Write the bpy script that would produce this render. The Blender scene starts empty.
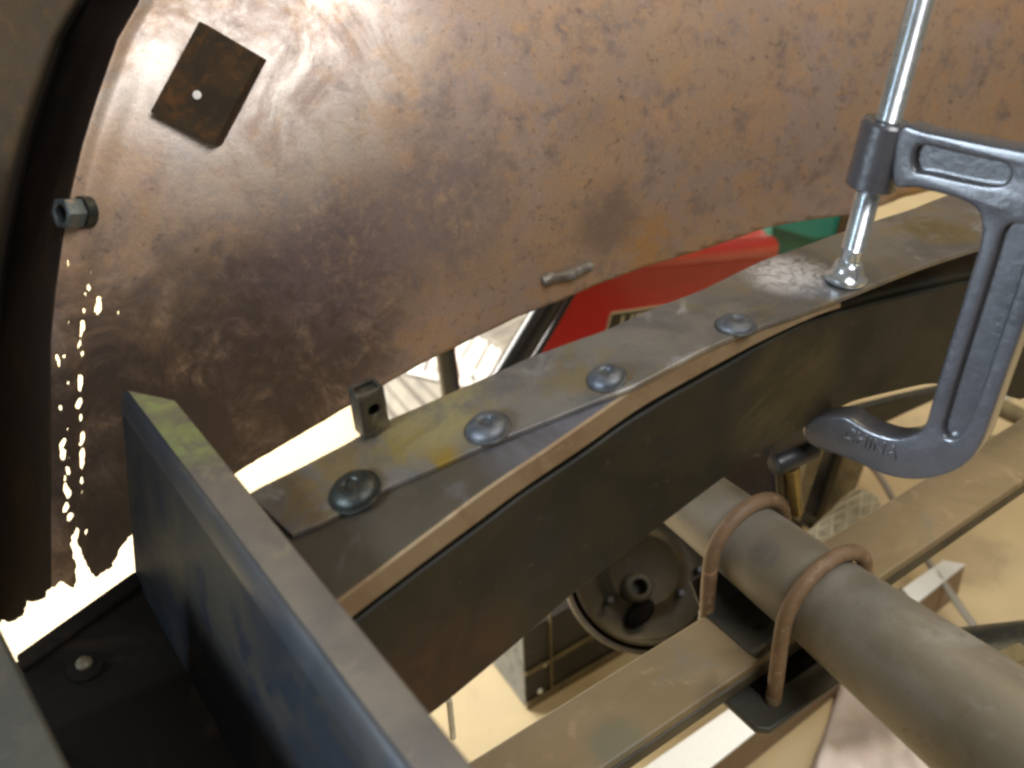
import bpy, bmesh, math, random
from mathutils import Vector, Matrix, noise
random.seed(7)
sc = bpy.context.scene
COL = sc.collection
# ------------------------------------------------------------------ camera
H = 1.15                                   # height of the camera above the floor
R_ = Vector((.8185, .3778, -.4328)).normalized()      # world X (along the rail) in camera axes
A_ = Vector((-.5716, .4587, -.6804)); A_ = (A_ - R_ * A_.dot(R_)).normalized()   # world Y (away)
V_ = R_.cross(A_)                                      # world Z
cam_d = bpy.data.cameras.new('camera'); cam = bpy.data.objects.new('camera', cam_d); COL.objects.link(cam)
cam.matrix_world = Matrix(((R_[0], R_[1], R_[2], 0), (A_[0], A_[1], A_[2], 0), (V_[0], V_[1], V_[2], H), (0, 0, 0, 1)))
F = 1157.0
cam_d.sensor_width = 36; cam_d.lens = F / 1024 * 36
cam_d.clip_start = .02; cam_d.clip_end = 100
cam_d.dof.use_dof = True; cam_d.dof.focus_distance = .90; cam_d.dof.aperture_fstop = 5.0
sc.camera = cam
# ------------------------------------------------------------------ light
w = bpy.data.worlds.new("World"); sc.world = w; w.use_nodes = True
bg = w.node_tree.nodes['Background']; bg.inputs[0].default_value = (1.0, .88, .70, 1); bg.inputs[1].default_value = .20

def area(name, loc, target, size, sizey, power, col, spread=180):
    l = bpy.data.lights.new(name, 'AREA'); l.shape = 'RECTANGLE'; l.size = size; l.size_y = sizey
    l.energy = power; l.color = col; l.spread = math.radians(spread)
    o = bpy.data.objects.new(name, l); COL.objects.link(o)
    o.location = Vector(loc) + Vector((0, 0, H))
    o.rotation_euler = (Vector(target) - Vector(loc)).to_track_quat('-Z', 'Y').to_euler()
    return o
area('overhead_key_light', (.62, -.60, 1.15), (.30, .8, -.25), 1.15, .9, 33, (.97, .97, 1.0))  # unseen soft key above and behind the camera, placed for the fender highlight
area('crossmember_sheen_light', (-1.15, .45, .0), (.15, .22, -.46), .6, .35, 3.0, (.70, .84, 1.0), 36)  # narrow cool lamp added to put a blue sheen on the crossmember ridge
area('ceiling_lamp', (1.9, .5, 1.3), (.9, .7, -1.0), .5, 1.2, 20, (1.0, .84, .55))
area('rear_doorway_daylight', (.1, 2.3, -.25), (.45, 1.65, -1.15), 1.6, .5, 38, (1.0, .97, .90), 110)

sc.view_settings.view_transform = 'Standard'; sc.view_settings.look = 'None'
sc.view_settings.exposure = 0.08; sc.view_settings.gamma = 1
sc.render.engine = 'CYCLES'
sc.cycles.use_denoising = True
sc.cycles.pixel_filter_type = 'BLACKMAN_HARRIS'; sc.cycles.filter_width = 2.8
sc.cycles.max_bounces = 8

# ------------------------------------------------------------------ geometry helpers (camera-relative metres)
def ray(px, py):
    d = Vector((px - 512, 384 - py, -F))
    return Vector((d.dot(R_), d.dot(A_), d.dot(V_)))
def onY(px, py, Y):
    d = ray(px, py); return d * (Y / d.y)
def onZ(px, py, Z):
    d = ray(px, py); return d * (Z / d.z)
def onX(px, py, X):
    d = ray(px, py); return d * (X / d.x)
def onP(px, py, P, n):
    d = ray(px, py); return d * (P.dot(n) / d.dot(n))
def interp(tab, x):
    if x <= tab[0][0]:
        a, b = tab[0], tab[1]
    elif x >= tab[-1][0]:
        a, b = tab[-2], tab[-1]
    else:
        for i in range(len(tab) - 1):
            if tab[i][0] <= x <= tab[i + 1][0]:
                a, b = tab[i], tab[i + 1]; break
    return a[1] + (b[1] - a[1]) * (x - a[0]) / (b[0] - a[0])
def smooth_tab(tab, n=60):
    # Catmull-Rom resample of a profile
    xs0, xs1 = tab[0][0], tab[-1][0]; out = []
    for k in range(n + 1):
        x = xs0 + (xs1 - xs0) * k / n
        y = 0; wsum = 0
        for j in range(-3, 4):
            xx = x + j * .008; g = math.exp(-(j / 2.0) ** 2)
            y += g * interp(tab, xx); wsum += g
        out.append((x, y / wsum))
    return out
def sstep(a, b, x):
    t = max(0, min(1, (x - a) / (b - a))); return t * t * (3 - 2 * t)

class G:
    def __init__(s): s.v = []; s.f = []; s.mi = []
    def add(s, vs, fs, mi=0):
        o = len(s.v); s.v += [Vector(p) for p in vs]
        for f in fs: s.f.append([i + o for i in f]); s.mi.append(mi)
    def box(s, c, h, rot=None, mi=0):
        vs = []
        for x in (-1, 1):
            for y in (-1, 1):
                for z in (-1, 1):
                    p = Vector((x * h[0], y * h[1], z * h[2]))
                    if rot: p = rot @ p
                    vs.append(Vector(c) + p)
        s.add(vs, [(0, 1, 3, 2), (4, 6, 7, 5), (0, 4, 5, 1), (2, 3, 7, 6), (0, 2, 6, 4), (1, 5, 7, 3)], mi)
    def prism(s, poly, off, mi=0, mi_side=None):
        n = len(poly); off = Vector(off); poly = [Vector(p) for p in poly]
        nrm = Vector((0, 0, 0))
        for i in range(n): nrm += poly[i].cross(poly[(i + 1) % n])
        if nrm.dot(off) > 0: poly.reverse()
        vs = poly + [p + off for p in poly]
        s.add(vs, [list(range(n)), [2 * n - 1 - i for i in range(n)]], mi)
        s.add(vs, [(i, i + n, (i + 1) % n + n, (i + 1) % n) for i in range(n)], mi if mi_side is None else mi_side)
    def tube(s, pts, rad, n=16, caps=True, mi=0):
        pts = [Vector(p) for p in pts]
        if not isinstance(rad, (list, tuple)): rad = [rad] * len(pts)
        prev = None; rings = []
        for i, p in enumerate(pts):
            t = (pts[min(i + 1, len(pts) - 1)] - pts[max(i - 1, 0)]).normalized()
            if prev is None:
                u = t.orthogonal().normalized()
            else:
                u = (prev - t * prev.dot(t)).normalized()
            prev = u; v_ = t.cross(u)
            rings.append([p + (u * math.cos(a) + v_ * math.sin(a)) * rad[i] for a in [2 * math.pi * k / n for k in range(n)]])
        vs = [q for r in rings for q in r]; fs = []
        for i in range(len(rings) - 1):
            for k in range(n):
                k2 = (k + 1) % n
                fs.append((i * n + k, i * n + k2, (i + 1) * n + k2, (i + 1) * n + k))
        if caps:
            fs.append(list(range(n))[::-1]); fs.append([(len(rings) - 1) * n + k for k in range(n)])
        s.add(vs, fs, mi)
    def lathe(s, P, ax, prof, n=28, mi=0, sx=1.0, ux=None):
        P = Vector(P); ax = Vector(ax).normalized()
        u = (ux - ax * ux.dot(ax)).normalized() if ux else ax.orthogonal().normalized(); v_ = ax.cross(u)
        vs = []
        for r, h in prof:
            for k in range(n):
                a = 2 * math.pi * k / n
                vs.append(P + ax * h + (u * math.cos(a) * sx + v_ * math.sin(a)) * r)
        fs = []
        for i in range(len(prof) - 1):
            for k in range(n):
                k2 = (k + 1) % n
                fs.append((i * n + k, i * n + k2, (i + 1) * n + k2, (i + 1) * n + k))
        if prof[0][0] > 1e-6: fs.append(list(range(n))[::-1])
        if prof[-1][0] > 1e-6: fs.append([(len(prof) - 1) * n + k for k in range(n)])
        s.add(vs, fs, mi)

def finish(me, smooth_angle):
    bm = bmesh.new(); bm.from_mesh(me)
    bmesh.ops.remove_doubles(bm, verts=bm.verts, dist=1e-6)
    bmesh.ops.recalc_face_normals(bm, faces=bm.faces)
    bm.to_mesh(me); bm.free()
    if smooth_angle:
        for p in me.polygons: p.use_smooth = True
        me.set_sharp_from_angle(angle=math.radians(smooth_angle))

def obj(name, g, mats, parent=None, base=None, bev=0, smooth=35, seg=2, solid=0):
    me = bpy.data.meshes.new(name)
    b = Vector(parent['base']) if parent is not None else (Vector(base) if base is not None else Vector((0, 0, -H)))
    if isinstance(g, G):
        me.from_pydata([tuple(p - b) for p in g.v], [], g.f)
        for p, m in zip(me.polygons, g.mi): p.material_index = m
        me.update(); mi = list(g.mi)
        finish(me, smooth)
    else:
        me = g; me.name = name; me.transform(Matrix.Translation(-b)); finish(me, smooth)
    o = bpy.data.objects.new(name, me); COL.objects.link(o)
    for m in (mats if isinstance(mats, (list, tuple)) else [mats]): me.materials.append(m)
    if parent is not None:
        o.parent = parent
    else:
        o.location = b + Vector((0, 0, H))
    o['base'] = tuple(b)
    if bev:
        m = o.modifiers.new('bevel', 'BEVEL'); m.width = bev; m.segments = seg; m.limit_method = 'ANGLE'; m.angle_limit = math.radians(40)
        m.harden_normals = False
    if solid:
        m = o.modifiers.new('solid', 'SOLIDIFY'); m.thickness = solid; m.offset = 0
    return o
def thing(name, label, cat, base, group=None):
    o = bpy.data.objects.new(name, None); COL.objects.link(o); o.empty_display_size = .05
    o.location = Vector(base) + Vector((0, 0, H)); o['base'] = tuple(base)
    o['label'] = label; o['category'] = cat
    if group: o['group'] = group
    return o
def tag(o, label, cat, group=None):
    o['label'] = label; o['category'] = cat
    if group: o['group'] = group
    return o
def cutplate(loops, O, ux, uy, half, bev=0.0, bseg=2):
    """flat plate from 2-D loops (holes allowed), rounded edges; O, ux, uy place it; returns a mesh in scene-relative metres"""
    cu = bpy.data.curves.new('tmp', 'CURVE'); cu.dimensions = '2D'; cu.fill_mode = 'BOTH'
    cu.extrude = max(half - bev, 0.00001); cu.bevel_depth = bev; cu.bevel_resolution = bseg; cu.offset = -bev
    for lp in loops:
        sp = cu.splines.new('POLY'); sp.points.add(len(lp) - 1)
        for i, (x, y) in enumerate(lp): sp.points[i].co = (x, y, 0, 1)
        sp.use_cyclic_u = True
    to = bpy.data.objects.new('tmp', cu); COL.objects.link(to)
    dg = bpy.context.evaluated_depsgraph_get(); me = bpy.data.meshes.new_from_object(to.evaluated_get(dg))
    bpy.data.objects.remove(to); bpy.data.curves.remove(cu)
    n = ux.cross(uy)
    M = Matrix(((ux[0], uy[0], n[0], O[0]), (ux[1], uy[1], n[1], O[1]), (ux[2], uy[2], n[2], O[2]), (0, 0, 0, 1)))
    me.transform(M); me.materials.clear()
    return me
def textmesh(body, O, ux, uy, size, depth, spacing=1.0):
    cu = bpy.data.curves.new('tmp', 'FONT'); cu.body = body; cu.size = size; cu.extrude = depth; cu.align_x = 'CENTER'; cu.align_y = 'CENTER'
    cu.space_character = spacing; cu.offset = size * .012
    to = bpy.data.objects.new('tmp', cu); COL.objects.link(to)
    dg = bpy.context.evaluated_depsgraph_get(); me = bpy.data.meshes.new_from_object(to.evaluated_get(dg))
    bpy.data.objects.remove(to); bpy.data.curves.remove(cu)
    n = ux.cross(uy)
    me.transform(Matrix(((ux[0], uy[0], n[0], O[0]), (ux[1], uy[1], n[1], O[1]), (ux[2], uy[2], n[2], O[2]), (0, 0, 0, 1))))
    me.materials.clear()
    return me
def resample(pts, n):
    """smooth closed loop through pts (Catmull-Rom)"""
    out = []; N = len(pts)
    for i in range(N):
        p0, p1, p2, p3 = pts[i - 1], pts[i], pts[(i + 1) % N], pts[(i + 2) % N]
        for k in range(n):
            t = k / n
            out.append(tuple(.5 * ((2 * p1[a]) + (-p0[a] + p2[a]) * t + (2 * p0[a] - 5 * p1[a] + 4 * p2[a] - p3[a]) * t * t + (-p0[a] + 3 * p1[a] - 3 * p2[a] + p3[a]) * t ** 3) for a in (0, 1)))
    return out

# ------------------------------------------------------------------ materials
def mat(name, layers, rough=(.5, .7), metal=0.0, bump=.3, bscale=60, coat=0, spots=(), fine=.15, spec=.5, distort=.6, bdist=.001):
    """layers: [(colour, scale, lo, hi, detail)] blended over each other by noise; first is base. spots: (centre, radius, colour, rough, seedscale)"""
    m = bpy.data.materials.new(name); m.use_nodes = True; nt = m.node_tree; N = nt.nodes; L = nt.links
    b = N['Principled BSDF']
    tc = N.new('ShaderNodeNewGeometry')          # world position: every piece gets its own wear
    pos = tc.outputs['Position']
    def nz(scale, detail=6, rgh=.6, off=0, dist=0):
        mp = N.new('ShaderNodeMapping'); mp.inputs['Location'].default_value = (off * 3.1, off * 1.7, off * 2.3); L.new(pos, mp.inputs[0])
        n = N.new('ShaderNodeTexNoise'); n.inputs['Scale'].default_value = scale; n.inputs['Detail'].default_value = detail
        n.inputs['Roughness'].default_value = rgh; n.inputs['Distortion'].default_value = dist; L.new(mp.outputs[0], n.inputs['Vector']); return n.outputs['Fac']
    def ramp(src, lo, hi):
        r = N.new('ShaderNodeMapRange'); r.inputs['From Min'].default_value = lo; r.inputs['From Max'].default_value = hi
        r.interpolation_type = 'SMOOTHSTEP'; L.new(src, r.inputs['Value']); return r.outputs['Result']
    def mix(f, a, c):
        x = N.new('ShaderNodeMix'); x.data_type = 'RGBA'
        if hasattr(f, 'links'): L.new(f, x.inputs['Factor'])
        else: x.inputs['Factor'].default_value = f
        if hasattr(a, 'links'): L.new(a, x.inputs['A'])
        else: x.inputs['A'].default_value = (*a, 1)
        if hasattr(c, 'links'): L.new(c, x.inputs['B'])
        else: x.inputs['B'].default_value = (*c, 1)
        return x.outputs['Result']
    cur = layers[0]
    col = cur
    for i, (c, s, lo, hi, det) in enumerate(layers[1:]):
        col = mix(ramp(nz(s, det, .65, i + 1, distort), lo, hi), col, c)
    rg = N.new('ShaderNodeMapRange'); rg.inputs['To Min'].default_value = rough[0]; rg.inputs['To Max'].default_value = rough[1]
    rg.inputs['From Min'].default_value = .3; rg.inputs['From Max'].default_value = .7
    L.new(nz(25, 6, .6, 9), rg.inputs['Value']); rout = rg.outputs['Result']
    for j, (c, rad, sc_, rr, thr) in enumerate(spots):
        vm = N.new('ShaderNodeVectorMath'); vm.operation = 'DISTANCE'; L.new(pos, vm.inputs[0]); vm.inputs[1].default_value = (c[0], c[1], c[2] + H)
        d = ramp(vm.outputs['Value'], rad, rad * .35)
        ad = N.new('ShaderNodeMath'); ad.operation = 'MULTIPLY'; L.new(d, ad.inputs[0])
        L.new(ramp(nz(thr, 6, .7, 20 + j, 1.0), .30, .60), ad.inputs[1])
        col = mix(ad.outputs[0], col, sc_)
        if rr is not None:
            mm = N.new('ShaderNodeMix'); L.new(ad.outputs[0], mm.inputs['Factor']); L.new(rout, mm.inputs['A']); mm.inputs['B'].default_value = rr; rout = mm.outputs['Result']
    if fine:
        f = nz(900, 3, .7, 5)
        mr = N.new('ShaderNodeMapRange'); mr.inputs['From Min'].default_value = .25; mr.inputs['From Max'].default_value = .75
        mr.inputs['To Min'].default_value = 1 - fine; mr.inputs['To Max'].default_value = 1 + fine; L.new(f, mr.inputs['Value'])
        x = N.new('ShaderNodeVectorMath'); x.operation = 'SCALE'
        if hasattr(col, 'links'): L.new(col, x.inputs[0])
        else: x.inputs[0].default_value = col
        L.new(mr.outputs[0], x.inputs['Scale']); col = x.outputs[0]
    if hasattr(col, 'links'): L.new(col, b.inputs['Base Color'])
    else: b.inputs['Base Color'].default_value = (*col, 1)
    L.new(rout, b.inputs['Roughness'])
    b.inputs['Metallic'].default_value = metal; b.inputs['Specular IOR Level'].default_value = spec
    b.inputs['Coat Weight'].default_value = coat; b.inputs['Coat Roughness'].default_value = .15
    if bump:
        bp = N.new('ShaderNodeBump'); bp.inputs['Strength'].default_value = bump; bp.inputs['Distance'].default_value = bdist
        L.new(nz(bscale, 8, .65, 12), bp.inputs['Height']); L.new(bp.outputs[0], b.inputs['Normal'])
    return m

# profile of the arched side rail, traced on its near face
Y0 = .45
def prof(pts, Y=Y0): return [(p.x, p.z) for p in [onY(a, b, Y) for a, b in pts]]
RIM = prof([(250, 704), (356, 617), (432, 559), (477, 526), (530, 486), (582, 452), (640, 410), (704, 374), (760, 342), (816, 314), (854, 304), (900, 292), (970, 276), (1024, 270)])
LIPT = prof([(240, 678), (342, 596), (432, 528), (485, 488), (552, 444), (627, 391), (704, 350), (760, 328), (820, 309), (866, 289), (920, 268), (966, 253), (1024, 236)])
BOT = prof([(350, 772), (436, 716), (534, 634), (560, 609), (677, 517), (737, 472), (767, 450), (805, 431), (852, 404), (932, 385), (985, 390), (1024, 402)])
RIM, LIPT, BOT = smooth_tab(RIM, 90), smooth_tab(LIPT, 90), smooth_tab(BOT, 90)
XE = .93
# straighten the extrapolated right end of the rail
def rim(x): return interp(RIM, x) if x < RIM[-1][0] else RIM[-1][1] - .12 * (x - RIM[-1][0])
def lipt(x): return interp(LIPT, x) if x < LIPT[-1][0] else LIPT[-1][1] - .05 * (x - LIPT[-1][0])
def bot(x): return interp(BOT, x) if x < BOT[-1][0] else BOT[-1][1] - .12 * (x - BOT[-1][0])
def onS(px, py, dz=0.0):
    """the point of the rail's top surface seen at a pixel"""
    d = ray(px, py); t = .7 / 1000
    for _ in range(60):
        z = lipt((d * t).x) + dz; t = .5 * t + .5 * z / d.z
    return d * t

M = {}
scuff = onS(790, 282)
M['rust'] = mat('rusty_sheet', [(.325, .222, .145),
    ((.30, .220, .180), 7, .44, .60, 6), ((.365, .225, .13), 13, .48, .66, 8), ((.20, .145, .122), 34, .48, .70, 9), ((.37, .225, .12), 70, .50, .72, 8),
    ((.12, .082, .066), 110, .55, .76, 6), ((.38, .30, .23), 90, .60, .80, 6)],
    rough=(.43, .56), metal=.35, bump=.25, bscale=170, spec=.7, fine=.28, distort=0,
    spots=[(onY(285, 320, .78), .14, (.070, .046, .042), .6, 38), (onY(230, 400, .78), .18, (.060, .038, .022), .6, 30), (onY(110, 430, .78), .21, (.055, .034, .024), .6, 14),  # dark spots paint the lower-left shade into the sheet colour
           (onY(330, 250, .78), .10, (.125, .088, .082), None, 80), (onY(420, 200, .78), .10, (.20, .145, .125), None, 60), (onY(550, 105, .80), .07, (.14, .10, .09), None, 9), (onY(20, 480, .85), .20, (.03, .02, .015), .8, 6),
           (onY(230, 20, .86), .19, (.50, .44, .38), .34, 14), (onY(760, 85, .80), .07, (.19, .12, .085), None, 13), (onY(640, 240, .74), .05, (.36, .20, .075), None, 60), (onY(900, 170, .72), .07, (.36, .20, .065), None, 60), (onY(600, 215, .74), .05, (.20, .135, .10), None, 18)])  # first spot: highlight painted on the upper left of the sheet
M['band_shade'] = mat('band_shade_paint', [(.020, .013, .009), ((.035, .021, .012), 14, .45, .7, 8), ((.015, .012, .009), 40, .5, .7, 7)], rough=(.75, .9), spec=.2, bump=.3, bscale=120)  # the band's shade, put into a near-black colour of its own
M['outer'] = mat('shaded_brown_outer_sheet', [(.070, .052, .032), ((.055, .044, .032), 12, .42, .64, 8), ((.10, .062, .03), 50, .5, .75, 8)], rough=(.7, .85), spec=.25, bump=.25, bscale=120, fine=.22, spots=[(onY(5, 420, .92), .26, (.03, .022, .018), .8, 3), (onY(5, 560, .9), .2, (.03, .022, .018), .8, 3)])  # darker than the main panel; shade painted in, deepest in the lower spots
M['plate'] = mat('brown_rusty_plate', [(.050, .032, .016), ((.10, .045, .014), 90, .45, .65, 8), ((.035, .025, .015), 40, .45, .6, 8)], rough=(.75, .9), metal=0, spec=.2, bump=.3, bscale=300)
M['white'] = mat('white_paper', [(.80, .79, .74), ((.7, .68, .62), 12, .5, .7, 6)], rough=(.6, .7), bump=.0)
M['blkpaint'] = mat('black_rail_paint', [(.012, .011, .006), ((.022, .018, .008), 10, .40, .62, 6), ((.015, .014, .012), 16, .52, .66, 6), ((.07, .055, .03), 90, .62, .78, 6)],
    rough=(.48, .62), bump=.12, bscale=80, spec=.35, spots=[(onY(790, 390, Y0), .07, (.065, .046, .016), .5, 9), (onY(900, 330, Y0), .05, (.012, .012, .012), .4, 12), (onY(440, 690, Y0), .09, (.05, .022, .010), .5, 9)])
M['bluesteel'] = mat('blued_crossmember_paint', [(.016, .019, .024), ((.030, .027, .022), 7, .42, .62, 6), ((.014, .018, .024), 22, .5, .64, 7), ((.06, .05, .04), 120, .66, .8, 5)],
    rough=(.30, .44), metal=0, spec=.5, bump=.14, bscale=70)
M['dullface'] = mat('shade_dulled_black_paint', [(.012, .013, .015), ((.026, .023, .017), 7, .42, .62, 6), ((.010, .012, .016), 22, .5, .64, 7), ((.05, .045, .035), 120, .66, .8, 5)], rough=(.42, .6), spec=.10, bump=.2, bscale=70)  # ridge paint again, darkened and dulled so shade is in the face colour
M['crosstop'] = mat('brown_grey_crossmember_top', [(.15, .125, .095), ((.11, .095, .08), 9, .42, .62, 6), ((.20, .16, .11), 60, .56, .74, 6)], rough=(.36, .5), metal=.3, bump=.1,
    spots=[(onZ(196, 432, -.459), .048, (.17, .185, .065), .7, 40), (onZ(158, 396, -.459), .03, (.20, .22, .08), .7, 60)])
M['darkfloor'] = mat('dirty_black_steel', [(.008, .007, .006), ((.016, .012, .009), 14, .48, .66, 8), ((.03, .028, .02), 70, .66, .8, 8)], rough=(.85, .95), bump=.5, bscale=90, spec=.05)
M['beam'] = mat('greyish_beam', [(.045, .042, .030), ((.032, .032, .026), 12, .45, .65, 6), ((.055, .048, .035), 50, .5, .7, 6)], rough=(.45, .6), metal=.1, bump=.15)
M['strip'] = mat('bare_steel_strip', [(.23, .21, .18), ((.15, .14, .135), 11, .42, .60, 8), ((.24, .19, .11), 20, .52, .68, 7), ((.33, .32, .31), 34, .56, .72, 8), ((.16, .12, .08), 16, .60, .74, 9)],
    rough=(.26, .45), metal=.65, bump=.25, bscale=90,
    spots=[(scuff, .042, (.72, .72, .75), .30, 95), (onS(440, 462), .02, (.26, .17, .03), .5, 40), (onS(410, 445), .03, (.24, .18, .05), .5, 60), (onS(330, 485), .05, (.17, .12, .05), .6, 30), (onS(440, 415), .05, (.34, .29, .14), .4, 26), (onS(935, 235), .04, (.14, .11, .05), .5, 50)])
M['wedge'] = mat('brown_flange_top', [(.052, .042, .028), ((.038, .032, .024), 9, .45, .65, 7), ((.07, .062, .055), 24, .55, .7, 7)], rough=(.36, .5), metal=.2, bump=.12,
    spots=[(onS(560, 428), .075, (.09, .085, .095), .4, 5)])
M['lip'] = mat('tan_edge', [(.23, .16, .085), ((.19, .12, .06), 30, .45, .65, 6), ((.30, .22, .13), 60, .55, .7, 6)], rough=(.5, .65), metal=.1, bump=.2)
M['bolt'] = mat('grey_bolt_steel', [(.10, .105, .11), ((.065, .07, .08), 90, .45, .6, 6), ((.15, .13, .10), 60, .56, .7, 6)], rough=(.40, .55), metal=.55, bump=.35, bscale=300)
M['darkbolt'] = mat('dark_grimy_bolt', [(.025, .028, .024), ((.05, .042, .028), 90, .5, .65, 6)], rough=(.30, .46), metal=.5, bump=.4, bscale=300)
M['clamp'] = mat('grey_clamp_enamel', [(.052, .052, .058), ((.042, .042, .047), 20, .45, .65, 5), ((.075, .075, .082), 200, .6, .75, 5)], rough=(.20, .34), coat=.8, bump=.55, bscale=130, spec=.5, fine=.08)
M['zinc'] = mat('zinc_screw', [(.62, .66, .68), ((.50, .54, .56), 60, .45, .6, 5)], rough=(.16, .28), metal=.9, bump=.08, bscale=200, fine=.05)
M['barrust'] = mat('tan_spring_bar', [(.235, .172, .092), ((.195, .145, .073), 9, .45, .62, 7), ((.19, .155, .10), 16, .58, .72, 7), ((.30, .21, .12), 34, .55, .7, 7)], rough=(.40, .6), bump=.12, bscale=110, metal=.1,
    spots=[(onZ(620, 745, -.72), .035, (.15, .14, .09), .5, 8), (onZ(730, 700, -.72), .035, (.12, .09, .05), .5, 30)])
M['axle'] = mat('grey_brown_axle', [(.23, .205, .16), ((.18, .155, .11), 8, .45, .62, 7), ((.27, .25, .22), 14, .55, .7, 7), ((.14, .11, .075), 40, .6, .74, 7)], rough=(.40, .55), metal=.2, bump=.12, bscale=110,
    spots=[(onZ(760, 548, -.63), .02, (.10, .10, .11), .5, 50), (onZ(981, 722, -.62), .006, (.03, .03, .03), .5, 100)])
M['ubolt'] = mat('rusty_ubolt', [(.19, .118, .062), ((.15, .09, .045), 60, .45, .65, 6), ((.36, .23, .14), 90, .56, .7, 6)], rough=(.55, .7), bump=.3, bscale=300)
M['blk'] = mat('black_plastic', [(.018, .018, .020), ((.03, .03, .03), 30, .5, .7, 5)], rough=(.3, .45), bump=.05)
M['blktube'] = mat('glossy_black_tube', [(.022, .024, .026)], rough=(.18, .26), bump=.0, spec=.7, fine=0)
M['red'] = mat('red_enamel', [(.66, .035, .028), ((.60, .03, .024), 7, .45, .65, 4)], rough=(.28, .38), bump=.06, coat=.3, fine=.04)
M['green'] = mat('teal_green_enamel', [(.02, .20, .15), ((.015, .15, .11), 9, .45, .6, 4)], rough=(.35, .5), bump=.05, fine=.04)
M['cream'] = mat('cream_print', [(.72, .66, .50)], rough=(.4, .5), bump=0)
M['olive'] = mat('olive_badge', [(.06, .055, .03)], rough=(.4, .5), bump=0)
M['ink'] = mat('printing_ink', [(.13, .11, .09)], rough=(.6, .7), bump=0)
M['redink'] = mat('pale_red_ink', [(.62, .25, .22)], rough=(.6, .7), bump=0)
M['paperg'] = mat('newsprint', [(.30, .28, .23), ((.22, .21, .18), 30, .45, .65, 6), ((.38, .35, .28), 9, .5, .7, 6)], rough=(.6, .7), bump=.1)
M['floor'] = mat('tan_concrete_floor', [(.58, .455, .255), ((.64, .51, .30), 3, .4, .65, 8), ((.46, .36, .21), 9, .52, .75, 9), ((.30, .23, .14), 45, .64, .80, 8), ((.70, .62, .46), 90, .66, .80, 6)], rough=(.45, .6), bump=.25, bscale=60, fine=.10)
M['case'] = mat('scuffed_dark_case', [(.032, .029, .020), ((.02, .019, .015), 14, .45, .62, 7), ((.12, .11, .09), 40, .6, .74, 7)], rough=(.4, .55), bump=.2)
M['casegrey'] = mat('grey_marbled_case_side', [(.22, .22, .20), ((.08, .08, .08), 26, .46, .60, 7), ((.24, .23, .22), 60, .5, .66, 7)], rough=(.5, .65), bump=.2)
M['rivet'] = mat('bright_rivet', [(.75, .75, .70)], rough=(.25, .4), metal=.8, bump=0)
M['drum'] = mat('olive_brown_drum', [(.040, .031, .012), ((.060, .042, .016), 20, .45, .62, 7), ((.04, .03, .02), 24, .55, .68, 7), ((.12, .10, .06), 50, .62, .76, 7)], rough=(.4, .6), metal=.2, bump=.35, bscale=90)
M['rimedge'] = mat('drum_rim_steel', [(.13, .10, .06), ((.08, .06, .035), 40, .45, .65, 6)], rough=(.4, .5), metal=.3, bump=.2)
M['bossm'] = mat('grey_boss', [(.075, .068, .05)], rough=(.5, .6), metal=.3, bump=.2)
M['leafdark'] = mat('dark_olive_leaf', [(.075, .06, .032), ((.045, .035, .02), 20, .45, .65, 6)], rough=(.5, .65), bump=.2)
M['brass'] = mat('golden_rod', [(.32, .23, .07), ((.22, .16, .05), 60, .45, .65, 5)], rough=(.28, .4), metal=.7, bump=.1)
M['mesh'] = mat('pale_knurled_steel', [(.44, .41, .31), ((.32, .29, .21), 50, .45, .65, 5)], rough=(.35, .5), metal=.3, bump=.1)
M['tanmetal'] = mat('tan_grimy_metal', [(.20, .16, .08), ((.13, .10, .05), 24, .45, .65, 7), ((.30, .25, .15), 50, .58, .72, 6)], rough=(.4, .6), metal=.2, bump=.2)
M['cord'] = mat('grey_cord', [(.33, .30, .24)], rough=(.5, .6), bump=0)
M['pale'] = mat('pale_pipe', [(.62, .56, .42), ((.5, .45, .32), 30, .45, .6, 5)], rough=(.3, .45), bump=.1)
M['pink'] = mat('pinkish_rag', [(.58, .47, .40), ((.66, .55, .46), 12, .42, .62, 6)], rough=(.8, .9), bump=.3, bscale=160)
M['carton'] = mat('brown_carton', [(.27, .18, .10), ((.21, .15, .07), 20, .45, .65, 5)], rough=(.7, .8), bump=.1)
M['nut'] = mat('grey_blue_nut', [(.09, .11, .118), ((.05, .06, .066), 90, .45, .62, 6), ((.16, .12, .10), 60, .58, .7, 6)], rough=(.35, .5), metal=.5, bump=.3, bscale=300)
M['slag'] = mat('grey_weld_slag', [(.12, .10, .085), ((.20, .185, .16), 90, .46, .62, 7)], rough=(.45, .65), metal=.4, bump=.9, bscale=260)
M['tabm'] = mat('dark_tab_steel', [(.040, .036, .028), ((.10, .085, .06), 60, .5, .66, 6)], rough=(.32, .5), metal=.5, bump=.2)

# ------------------------------------------------------------------ floor
FZ = -H
g = G(); nx = 60
vs = []; fs = []
for i in range(nx + 1):
    for j in range(nx + 1):
        x = -6 + 12 * i / nx; y = -5 + 12 * j / nx
        vs.append((x, y, FZ + .0015 * noise.noise(Vector((x * 1.5, y * 1.5, 0)))))
for i in range(nx):
    for j in range(nx):
        a = i * (nx + 1) + j; fs.append((a, a + nx + 1, a + nx + 2, a + 1))
g.add(vs, fs); o = obj('floor', g, M['floor']); o['kind'] = 'structure'

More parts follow.
